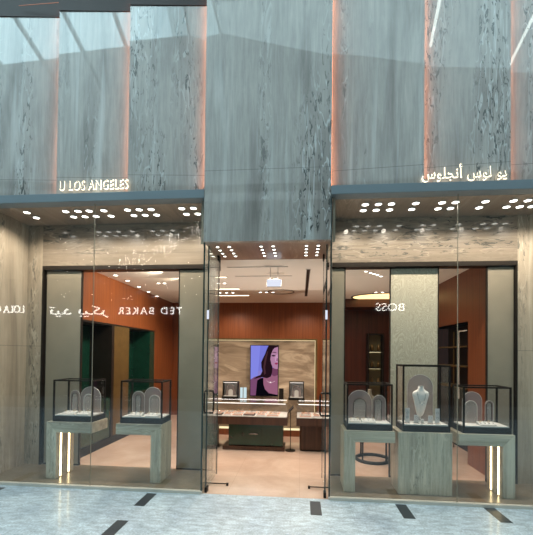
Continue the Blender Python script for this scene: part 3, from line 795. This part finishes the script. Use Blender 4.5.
# hanging exit box
ex, ez = P(274, 283, 1.3); 
eb = tag(empty('exit_sign_box', (ex, 1.3, ZC)), 'white lit rectangular sign box hanging from the shop ceiling', 'sign box')
x0, z0 = P(267, 286.5, 1.3); x1, z1 = P(281, 279.5, 1.3)
box('housing', m_white, x0-.006, x1+.006, 1.3, 1.33, z0-.006, z1+.006, eb, .003)
box('face', m_exit, x0, x1, 1.296, 1.2995, z0, z1, eb)
box('stem', m_white, ex-.06, ex-.05, 1.31, 1.32, z1+.006, ZC, eb); box('stem', m_white, ex+.05, ex+.06, 1.31, 1.32, z1+.006, ZC, eb)
vx, vy = F(274, 273.5, ZC)
MB().box(ex-.13, ex+.13, vy-.05, vy+.05, ZC-.01, ZC-.0005).box(ex-.10, ex+.10, vy-.01, vy+.01, ZC-.014, ZC-.0101).build('ceiling_vent', m_ceil, loc=(ex, vy, ZC))
tag(bpy.data.objects['ceiling_vent'], 'pale slotted ceiling vent above the hanging sign box', 'vent')
# oval cove
cx, cyy = F(384, 300.5, ZC); cyy = min(cyy, 4.1)
n = 40; ring = lambda a, b, z: [(cx+a*math.cos(2*PI*i/n), cyy+b*math.sin(2*PI*i/n), z) for i in range(n)]
ov = tag(empty('cove_light', (cx, cyy, ZC)), 'oval ceiling cove glowing warm amber behind the right show window', 'ceiling light')
MB().loft([ring(.78, .50, ZC-.003), ring(.78, .50, ZC-.0008)]).build('glow_panel', m_cove, ov)
MB().loft([ring(.78, .50, ZC-.012), ring(.82, .54, ZC-.012), ring(.82, .54, ZC-.0005), ring(.78, .50, ZC-.0005)], closed=True).build('rim', m_frame, ov)
rx, ry = F(281, 291.8, ZC); ry = min(ry, 3.6)
ring = lambda a, b, z: [(rx+a*math.cos(2*PI*i/n), ry+b*math.sin(2*PI*i/n), z) for i in range(n)]
tag(MB().loft([ring(.25,.25,ZC-.008), ring(.27,.27,ZC-.008), ring(.27,.27,ZC-.0005), ring(.25,.25,ZC-.0005)], closed=True).build('ceiling_ring', m_frame, loc=(rx, ry, ZC)), 'thin dark oval ring set in the ceiling beyond the entrance', 'ceiling fitting')

# ------------------------------------------------------------------ feature wall, screen
YW = 3.0
fx0 = P(213.5, 400, YW)[0]; fx1 = P(317, 400, YW)[0]; fz1 = P(265, 338.5, YW)[1]
fw = struct(empty('wall_feature', ((fx0+fx1)/2, YW, 0)), 'brown veined marble feature wall with a pale lit frame behind the counters', 'wall')
box('marble_slab', m_feat, fx0, fx1-.05, YW, YW+.1, .12, fz1-.04, fw)
box('frame', m_bronze, fx0, fx1, YW-.02, YW+.1, fz1-.03, fz1, fw); box('frame', m_bronze, fx1-.035, fx1, YW-.02, YW+.1, 0, fz1-.03, fw)
box('frame_light', m_ledy, fx0, fx1-.04, YW-.006, YW-.001, fz1-.04, fz1-.032, fw); box('frame_light', m_ledy, fx1-.048, fx1-.04, YW-.006, YW-.001, .2, fz1-.04, fw)
box('base', m_terra_dk, fx0, fx1-.035, YW-.04, YW+.1, 0, .115, fw)
box('base_light', m_ledy, fx0, fx1-.035, YW-.03, YW-.001, .116, .15, fw)
# screen
YS = YW-.05
sx0 = P(250, 370, YS)[0]; sx1 = P(278.5, 370, YS)[0]; sz0 = P(264, 396.3, YS)[1]; sz1 = P(264, 345, YS)[1]
tv = tag(empty('display_screen', ((sx0+sx1)/2, YS, sz0)), 'tall portrait screen showing a dark haired woman in a necklace', 'screen')
box('bezel', m_black, sx0, sx1, YS, YW-.001, sz0, sz1, tv)
def S(cx_, cy_): return (sx0+.012+(sx1-sx0-.024)*(cx_-75)/215, sz1-.012-(sz1-sz0-.024)*(cy_-75)/385)
pic = MB(); pm = []
def poly(pts, c, k):
    pm.append(emit('screen_tone_%d' % len(pm), c, 1.0))
    y = YS-.0012-.0004*k
    pts = [S(a, b) for a, b in pts]
    pic.add([(x, y, z) for x, z in pts], [tuple(range(len(pts)))], len(pm)-1)
poly([(75,75),(290,75),(290,268),(75,268)], C3(118,120,214), 0)
poly([(75,268),(290,268),(290,460),(75,460)], C3(136,128,204), 0)
poly([(75,75),(150,75),(120,460),(75,460)], C3(130,134,226), 1)
poly([(75,338),(105,318),(140,306),(170,330),(150,400),(125,460),(75,460)], C3(120,74,110), 2)
poly([(175,322),(245,300),(248,245),(290,245),(290,460),(220,455),(180,420)], C3(150,96,122), 3)
poly([(248,245),(290,250),(290,300),(262,310),(240,300)], C3(112,64,92), 4)
poly([(245,95),(262,82),(290,78),(290,252),(272,254),(252,244),(238,222),(228,190),(228,150)], C3(176,128,160), 5)
poly([(262,150),(290,140),(290,200),(268,196)], C3(196,150,182), 6)
poly([(215,75),(290,75),(290,84),(262,92),(248,110),(236,140),(230,180),(238,215),(248,240),(245,280),(236,312),(205,326),(170,318),(140,322),(100,335),(120,316),(155,300),(168,270),(160,240),(158,205),(170,175),(188,140),(200,105)], C3(34,18,26), 7)
poly([(205,120),(212,118),(200,180),(190,240),(196,290),(182,300),(176,240),(186,170)], C3(70,42,50), 8)
poly([(236,152),(250,146),(272,150),(270,156),(250,158)], C3(28,14,26), 8)
poly([(238,130),(258,122),(278,127),(277,131),(258,128)], C3(52,28,40), 8)
poly([(262,213),(274,206),(288,207),(289,215),(276,221)], C3(148,44,84), 8)
poly([(280,170),(289,172),(289,192),(276,192)], C3(150,98,132), 7)
poly([(128,345),(152,328),(176,320),(178,372),(190,410),(222,440),(290,452),(290,460),(118,460)], C3(10,8,16), 9)
poly([(196,340),(215,352),(232,358),(250,354),(270,344),(270,347),(250,357),(232,362),(215,356)], C3(214,180,190), 10)
poly([(228,352),(238,352),(238,362),(228,362)], C3(250,235,235), 11)
pic.build('picture', pm, tv)
# leaning cards and tablet on the back ledge
def standbox(pa, pb, pt, pb_, Y, lab):
    x0 = P(pa, 390, Y)[0]; x1 = P(pb, 390, Y)[0]; z1 = P((pa+pb)/2, pt, Y)[1]; z0 = P((pa+pb)/2, pb_, Y)[1]
    return x0, x1, z0, z1

# ------------------------------------------------------------------ counters
YK0, YK1 = 1.75, 2.30
zt0 = P(260, 416.5, YK0)[1]; zt1 = P(260, 402.5, YK0)[1]; zs = P(260, 425, YK0)[1]
print('counter z', zs, zt0, zt1)
def rounded(x0, x1, y0, y1, rl, rr, n=8):
    pts = []
    for (cx_, cy_, a0, r) in ((x1-rr, y0+rr, -PI/2, rr), (x1-rr, y1-rr, 0, rr), (x0+rl, y1-rl, PI/2, rl), (x0+rl, y0+rl, PI, rl)):
        if r < .005: pts.append((cx_, cy_)); continue
        for i in range(n+1):
            a = a0+PI/2*i/n; pts.append((cx_+r*math.cos(a), cy_+r*math.sin(a)))
    return pts
def counter(x0, x1, rl, rr, lab):
    r = tag(empty('display_counter', ((x0+x1)/2, (YK0+YK1)/2, zs)), lab, 'counter')
    MB().prism_z(rounded(x0, x1, YK0, YK1, rl, rr), zs, zt0-.012).build('apron', m_brown, r)
    MB().prism_z(rounded(x0+.01, x1-.01, YK0+.01, YK1-.01, rl, rr), zt0-.0115, zt0).build('display_bed', m_white, r)
    o = rounded(x0+.004, x1-.004, YK0+.004, YK1-.004, rl, rr)
    m = MB(); k = len(o)
    for i in range(k):
        a, b = o[i], o[(i+1)%k]
        m.quad((a[0],a[1],zt0), (b[0],b[1],zt0), (b[0],b[1],zt1-.012), (a[0],a[1],zt1-.012))
    m.build('glass_side', m_case, r)
    MB().add([(a[0], a[1], zt1) for a in o], [tuple(range(k))]).build('glass_top', m_case, r)
    m = MB(); ii = rounded(x0+.02, x1-.02, YK0+.02, YK1-.02, max(rl-.01,0), max(rr-.01,0))
    vs = [(a[0],a[1],zt1-.012) for a in o]+[(a[0],a[1],zt1-.012) for a in ii]+[(a[0],a[1],zt1-.001) for a in o]+[(a[0],a[1],zt1-.001) for a in ii]
    fs = []
    for i in range(k):
        j = (i+1)%k
        fs += [(i,j,j+k,i+k), (i+2*k,j+2*k,j+3*k,i+3*k), (i,j,j+2*k,i+2*k), (i+k,j+k,j+3*k,i+3*k)]
    m.add(vs, fs); m.build('top_frame', m_gold, r)
    box('light_strip', m_caselit, x0+rl+.03, x1-rr-.03, YK0+.022, YK0+.034, zt1-.024, zt1-.013, r)
    box('light_strip', m_caselit, x0+rl+.03, x1-rr-.03, YK1-.04, YK1-.025, zt1-.03, zt1-.013, r)
    return r
kx0 = P(176, 410, YK0)[0]; kx1 = P(287.5, 410, YK0)[0]; kx2 = P(296.5, 410, YK0)[0]; kx3 = kx2+.75
LONG = counter(kx0, kx1, .2, .0, 'long glass topped jewellery counter in front of the screen')
counter(kx2, kx3, .0, .2, 'shorter glass topped jewellery counter at the right')
# jewellery trays inside the counters
k = 0
x = kx0+.22
def ctray(x, y, w, d, mat, lab, grp):
    r = tag(empty('jewellery_tray', (x+w/2, y+d/2, zt0)), lab, 'tray', grp)
    MB().prism_z(rounded(x, x+w, y, y+d, .01, .01, 3), zt0+.0005, zt0+.014).build('pad', mat, r)
    m = MB()
    for q in range(3): m.box(x+.015, x+w-.015, y+.02+q*(d-.04)/3, y+.03+q*(d-.04)/3, zt0+.014, zt0+.024)
    m.build('roll', m_white if mat is m_pinkt else m_pinkt, r)
    for q in range(2):
        xx = x+w*(.3+.4*q)
        o = MB().torus((xx, y+d*.5, zt0+.036), .014, .003, PI/2).build('ring', (m_gjew, m_metal)[q], smooth=True, loc=(xx, y+d*.5, zt0+.02))
        tag(o, 'small ring standing on a tray inside the '+('long' if grp.endswith('long counter') else 'right')+' counter', 'ring', 'rings inside the '+grp.split('inside the ')[1])
random.seed(3)
for x0, x1, nm in ((kx0+.2, kx1-.05, 'long counter'), (kx2+.05, kx3-.2, 'right counter')):
    x = x0
    while x < x1-.1:
        w = random.choice((.12, .15, .18))
        if x+w > x1: break
        mat = (m_pinkt, m_tray, m_black)[(k*2+1)%3 if k%4 else 0]
        ctray(x, YK0+.06, w, .16, mat, 'jewellery tray in the front row inside the '+nm, 'front trays inside the '+nm)
        ctray(x+.01, YK0+.27, w, .16, (m_tray, m_pinkt)[k%2], 'jewellery tray in the rear row inside the '+nm, 'rear trays inside the '+nm)
        x += w+.025; k += 1
# carcass under the counters
YQ = 1.93
cx0 = P(228.5, 440, YQ)[0]; cx1 = P(283, 440, YQ)[0]
cab = tag(empty('counter_cabinet', ((cx0+cx1)/2, YQ+.2, 0)), 'bottle green lacquer cabinet under the long counter', 'cabinet')
box('plinth', m_brown, P(222.5,445,YQ-.05)[0], P(284.5,445,YQ-.05)[0], YQ-.05, YK1-.03, 0, .06, cab)
box('body', m_green, cx0, cx1, YQ, YK1-.03, .0605, zs-.001, cab, .003)
xm = P(262, 440, YQ)[0]
for a, b in ((cx0, xm), (xm, cx1)):
    d = box('door', m_green, a+.006, b-.006, YQ-.014, YQ-.001, .075, zs-.015, cab, .002)
hx0 = P(249, 434, YQ)[0]; hx1 = P(258, 434, YQ)[0]; hz = P(253, 433.5, YQ)[1]
MB().tube([(hx0, YQ-.03, hz), (hx1, YQ-.03, hz)], .008).build('handle', m_metal, cab, True)
for px in (183, 214):
    xx = P(px, 440, YQ)[0]
    MB().box(xx-.03, xx+.03, YQ+.05, YQ+.25, .012, zs-.001).box(xx-.06, xx+.06, YQ, YQ+.3, 0, .012).build('leg', m_brown, LONG)
rx0 = P(299.5, 440, YQ)[0]; rx1 = P(323, 440, YQ)[0]
rc = tag(empty('curved_cabinet', ((rx0+rx1)/2, YQ+.15, 0)), 'brown wooden pedestal cabinet with rounded edges under the right counter', 'cabinet')
MB().prism_z(rounded(rx0+.01, rx1-.01, YQ+.01, YQ+.33, .05, .05), 0, .03).build('plinth', m_black, rc)
MB().prism_z(rounded(rx0, rx1, YQ, YQ+.34, .06, .06), .0305, zs-.001).build('body', m_brown, rc)

# display boxes with arches on top of counters
def arch_box(pa, pb, pt, Y, lab):
    z0 = zt1+.001; x0 = P(pa, 392, Y)[0]; x1 = P(pb, 392, Y)[0]; z1 = P((pa+pb)/2, pt, Y)[1]
    d = .12; r = tag(empty('counter_display_box', ((x0+x1)/2, Y+d/2, z0)), lab, 'display box')
    m = MB(); t = .014
    m.box(x0, x0+t, Y, Y+d, z0+.04, z1-t); m.box(x1-t, x1, Y, Y+d, z0+.04, z1-t); m.box(x0, x1, Y, Y+d, z1-t, z1); m.box(x0-.01, x1+.01, Y-.01, Y+d, z0, z0+.04)
    m.build('shell', m_black, r)
    box('back_panel', m_tray, x0+t, x1-t, Y+d-.012, Y+d-.002, z0+.04, z1-t, r)
    box('added_box_glow', m_caselit, x0+t, x1-t, Y+.01, Y+.03, z1-t-.006, z1-t-.001, r)  # glowing strip added to brighten the inside of the box
    box('floor_pad', m_white, x0+t, x1-t, Y+.004, Y+d-.013, z0+.0405, z0+.05, r)
    w = x1-x0-2*t; c = (x0+x1)/2
    MB().prism_y(arch_pts(c-w*.32, c+w*.32, z0+.05, z0+.05+(z1-z0)*.62), Y+.06, Y+.07).build('arch', m_arch, r)
    MB().tube([(a, Y+.055, b) for a, b in arch_pts(c-w*.32, c+w*.32, z0+.053, z0+.05+(z1-z0)*.62)], .006, 6).build('arch_rim', m_arch2, r)
    MB().prism_y(arch_pts(c-w*.16, c+w*.16, z0+.05, z0+.05+(z1-z0)*.38), Y+.03, Y+.04).build('small_arch', m_white, r)
arch_box(222.5, 238, 381.5, 2.12, 'small black display box with pale arch left of the screen')
arch_box(203, 216, 381.5, 2.12, 'small black display box with pale arch seen through the left glass door')
arch_box(289, 304, 381.8, 2.12, 'small black display box with pale arch right of the screen')
# slim items on the counter
z0 = zt1+.001
def card(pa, pb, pt, Y, mat, lab, cat, name):
    x0 = P(pa, 395, Y)[0]; x1 = P(pb, 395, Y)[0]; z1 = P((pa+pb)/2, pt, Y)[1]
    r = tag(empty(name, ((x0+x1)/2, Y, z0)), lab, cat)
    box('foot', m_black, x0, x1, Y, Y+.05, z0, z0+.008, r); box('face', mat, x0, x1, Y+.01, Y+.018, z0+.008, z1, r)
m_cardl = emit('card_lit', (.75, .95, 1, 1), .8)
card(240, 242.6, 387.5, 2.2, m_cardl, 'narrow pale lit card on the counter left of the screen, left of the pair', 'card', 'standing_card')
card(243.4, 246.4, 387.5, 2.2, m_cardl, 'narrow pale lit card on the counter left of the screen, right of the pair', 'card', 'standing_card')
card(279, 283.5, 388.5, 2.2, m_black, 'small black upright tablet on the counter right of the screen', 'tablet', 'tablet')
# card reader leaning between the counters
xk = P(290.5, 412, 1.85)[0]
cr = tag(empty('payment_stand', (xk, 1.9, 0)), 'dark slanted payment stand in the gap between the two counters', 'stand')
MB().box(xk-.006, xk+.006, 1.93, 1.942, .012, zt0+.06).disc(xk, 1.945, 0, .08, .012).build('pole', m_black, cr)
MB().add([(xk-.035,1.87,zt0+.05),(xk+.045,1.87,zt0+.14),(xk+.045,1.96,zt0+.17),(xk-.035,1.96,zt0+.08),(xk-.035,1.87,zt0+.035),(xk+.045,1.87,zt0+.125),(xk+.045,1.96,zt0+.155),(xk-.035,1.96,zt0+.065)], [(0,1,2,3),(7,6,5,4),(0,4,5,1),(1,5,6,2),(2,6,7,3),(3,7,4,0)]).build('screen', m_black, cr)

# side table with dark ring base, seen under the third plinth
tx, ty = F(374, 462, 0)
st = tag(empty('side_table', (tx, ty+.1, 0)), 'round side table on a dark metal hoop base behind the right show window', 'side table')
R0 = .24
MB().torus((tx, ty+.1, .018), R0, .026, 0, 28).build('hoop', m_black, st, True)
for a in (.4, 2.2, 3.9, 5.4):
    q = (tx+R0*math.cos(a), ty+.1+R0*math.sin(a))
    MB().tube([(q[0], q[1], .02), (q[0]*.97+tx*.03, q[1], .62)], .012).build('leg', m_black, st, True)
MB().disc(tx, ty+.1, .60, .28, .03, 32).build('tabletop', m_brown, st)
# small bust on it
bb = MB(); n = 16
for tlist in ([(0,.05,.05),(.02,.05,.05),(.03,.015,.015),(.10,.02,.02),(.13,.075,.04),(.20,.085,.045),(.27,.10,.045),(.31,.06,.04),(.34,.03,.03),(.40,.028,.028),(.41,.0285,.0285)],):
    bb.loft([[(tx-.05+a*math.cos(2*PI*i/n), ty+.1+b*math.sin(2*PI*i/n), .6305+h*1.0) for i in range(n)] for h, a, b in tlist])
tag(bb.build('display_bust', m_grey, smooth=True, loc=(tx-.05, ty+.1, .63)), 'small grey display bust on the round side table', 'bust')

# interior lights
for x in (-1.6, -.4, .6): spot(x, 2.62, .42, 45, (1,.86,.74), 120, (x, 2.5, 3))  # unseen uplights added behind the counters to brighten the ceiling
spot(-2.1, 1.5, ZC-.03, 90, (1,.86,.7), 120, (-3.3, 1.8, 1.9))  # washers added to brighten the left wall and its niches
spot(-2.1, 3.0, ZC-.03, 50, (1,.86,.7), 110, (-3.3, 3.1, 1.6))
for x, y, w in ((-2.3, 1.6, 60), (-2.2, 3.2, 60), (-.8, 1.4, 60), (-.4, 2.6, 60), (.3, 1.3, 50), (1.4, 1.8, 40), (-1.6, 4.3, 60), (0.1, 4.2, 60), (1.6, 3.6, 25)):
    spot(x, y, ZC-.03, w*1.15, (1,.84,.68), 150, soft=.04)
spot(-.38, 1.1, ZC-.03, 60, (1,.88,.76), 80, (-.38, 2.1, .8))
spot(-2.0, 2.0, ZC-.03, 40, (1,.8,.6), 90, (-3.3, 2.5, 2.2))

# ------------------------------------------------------------------ the mall in front (seen only mirrored in stone and glass)
struct(box('wall_opposite', m_dim, -16, 14, -12.3, -12.05, 0, 8.2), 'dim shopfront wall on the far side of the mall', 'wall')
def opp_sign(s, pa, pb, pt, pbm, lab, space=1.0, f=None):
    Y = 12.0
    x0, zb_ = P(pa, pbm, Y); x1, zt_ = P(pb, pt, Y)
    zb_ = P((pa+pb)/2, pbm, Y)[1]; zt_ = P((pa+pb)/2, pt, Y)[1]
    o = text_mesh('shop_sign', s, x0, x1, zb_, zt_, -Y, m_sign, .05, mirror=True, space=space)
    # origin at the sign
    c = Vector(((x0+x1)/2, -Y, zb_))
    for v in o.data.vertices: v.co -= c
    o.location = c
    return tag(o, lab, 'sign')
opp_sign('TED BAKER', 118.5, 182.5, 307.3, 314.3, 'white lit sign reading TED BAKER across the mall, mirrored in the left show window', 1.35)
opp_sign('\uFEAE\uFEDC\uFEF4\uFE91 \uFEAA\uFEF4\uFE97', 50, 109, 305.5, 317.5, 'white lit Arabic sign across the mall, mirrored in the left show window', 1.0)
opp_sign('BOSS', 375.5, 404, 303.3, 311, 'white lit sign reading BOSS across the mall, mirrored in the right show window')
opp_sign('LOLA C', -4, 24.5, 305.5, 313, 'white lit sign reading LOLA C across the mall, mirrored at the left edge')
gl = struct(box('ceiling_shade_slab', m_dim, -16, 14, -12.04, -7.3, 4.9, 5.1), 'unseen slab added across the mall to shade the far floor', 'ceiling')  # added slab with front edge, keeps daylight off the far floor
box('fascia', m_dim, -16, 14, -7.35, -7.301, 4.8, 5.9, gl)
# skylight over the mall
ZK = 9.0
sk = struct(empty('ceiling_skylight', (0, -4, ZK)), 'glazed roof light over the mall', 'ceiling')
def mirrored(px, py, seg):
    """where the sight line through an image point lands on the mall ceiling after mirroring in a facade slab"""
    (ax, ay), (bx_, by_) = seg
    t = Vector((bx_-ax, by_-ay, 0)).normalized(); nn = Vector((t.y, -t.x, 0))
    d = _d(px, py); k = (Vector((ax, ay, 0))-CO).dot(nn)/d.dot(nn); p = CO+d*k
    r = d-2*d.dot(nn)*nn; q = p+r*((ZK-p.z)/r.z)
    return q.x, q.y
SG = {'L1': ((-3.60, YF_), (-2.81, YB_)), 'L2': ((-2.81, YF_), (-1.96, YB_)), 'L3': ((-1.96, YF_), (XL, YB_)), 'C': ((XL, -.075), (XR, -.075)), 'R1': ((XR, YB_), (1.27, YF_)), 'R2': ((1.27, YB_), (2.13, YF_)), 'R3': ((2.13, YB_), (3.0, YF_))}
def plate(name, pts, mat, z=ZK):
    return MB().add([(x, y, z) for x, y in pts], [tuple(range(len(pts)))]).build(name, mat, sk)
o = plate('glazing', [(-9.5, -6.3), (-6.74, -5.62), (-5.1, -5.2), (-3.3, -4.78), (-2.32, -4.58), (-2.32, -3.1), (-9.5, -3.1)], m_sky)
o['label'] = 'bright left part of the roof glazing'
plate('glazing', [(-2.32, -4.58), (-1.95, -4.5), (-1.95, -3.1), (-2.32, -3.1)], m_sky3)
plate('glazing', [(-1.9, -4.5), (.6, -5.32), (2.0, -5.9), (4.1, -6.5), (6.5, -7.1), (6.5, -3.6), (-1.9, -3.75)], m_sky2)
for x in (-7.9, -6.8, -5.65, -4.55, -3.45):
    box('glazing_bar', m_head, x-.04, x+.04, -6.3, -3.0, ZK-.10, ZK-.02, sk)
for x, ya, yb, nm in ((2.12, -5.2, -3.4, 'left'), (4.17, -6.3, -4.4, 'right')):
    tag(MB().tube([(x, ya, ZK-.06), (x, yb, ZK-.06)], .035, 8).box(x-.02, x+.02, ya+.3, ya+.34, ZK-.05, ZK).build('linear_lamp', m_linear, loc=(x, ya, ZK-.06)), 'slim linear ceiling lamp of the mall, the '+nm+' one mirrored in the stone facade', 'light')
# sparkling cluster lamp hung in the mall
random.seed(11)
m = MB()
def bulb(px, py, Y, r):
    x, z = P(px, py, Y); c = (x, -Y, z)
    m.add([(x+r,-Y,z),(x-r,-Y,z),(x,-Y+r,z),(x,-Y-r,z),(x,-Y,z+r),(x,-Y,z-r)], [(0,2,4),(2,1,4),(1,3,4),(3,0,4),(2,0,5),(1,2,5),(3,1,5),(0,3,5)])
for k in range(150):
    t = random.random(); px = 118+82*t; py = 262-34*t**1.5+random.gauss(0, 5)
    bulb(px, py, 5+random.random()*1.6, .013)
for k in range(70):
    bulb(random.uniform(55, 200), random.uniform(235, 300), 5+random.random()*1.6, .011)
struct(box('trim_6', m_dim, -16, 14, -6.08, -5.92, 5.95, 6.1), 'dark beam across the mall', 'trim')
for xx in (-3.4, -2.6, -1.8): m.box(xx-.003, xx+.003, -6.003, -5.997, 3.4, 5.95, 1)
tag(m.build('string_light_cluster', [m_star, m_dim], loc=(-3, -6, 4)), 'hanging cluster of tiny bulbs in the mall, mirrored as sparkles in the left show window', 'light', kind='stuff')

# ------------------------------------------------------------------ sky light
w = bpy.data.worlds.new('world'); sc.world = w; w.use_nodes = True
bg = w.node_tree.nodes['Background']; bg.inputs[0].default_value = (.68, .90, .97, 1); bg.inputs[1].default_value = 1.02

for o in bpy.data.objects:
    if '_w' in o: del o['_w']
    o.pop('_', None) if hasattr(o, 'pop') else None
sc.cycles.transparent_max_bounces = 40
sc.cycles.max_bounces = 8
sc.cycles.use_denoising = True
sc.cycles.caustics_reflective = False
sc.cycles.sample_clamp_indirect = 4
sc.view_settings.view_transform = 'Standard'
sc.view_settings.look = 'None'
sc.view_settings.exposure = 0
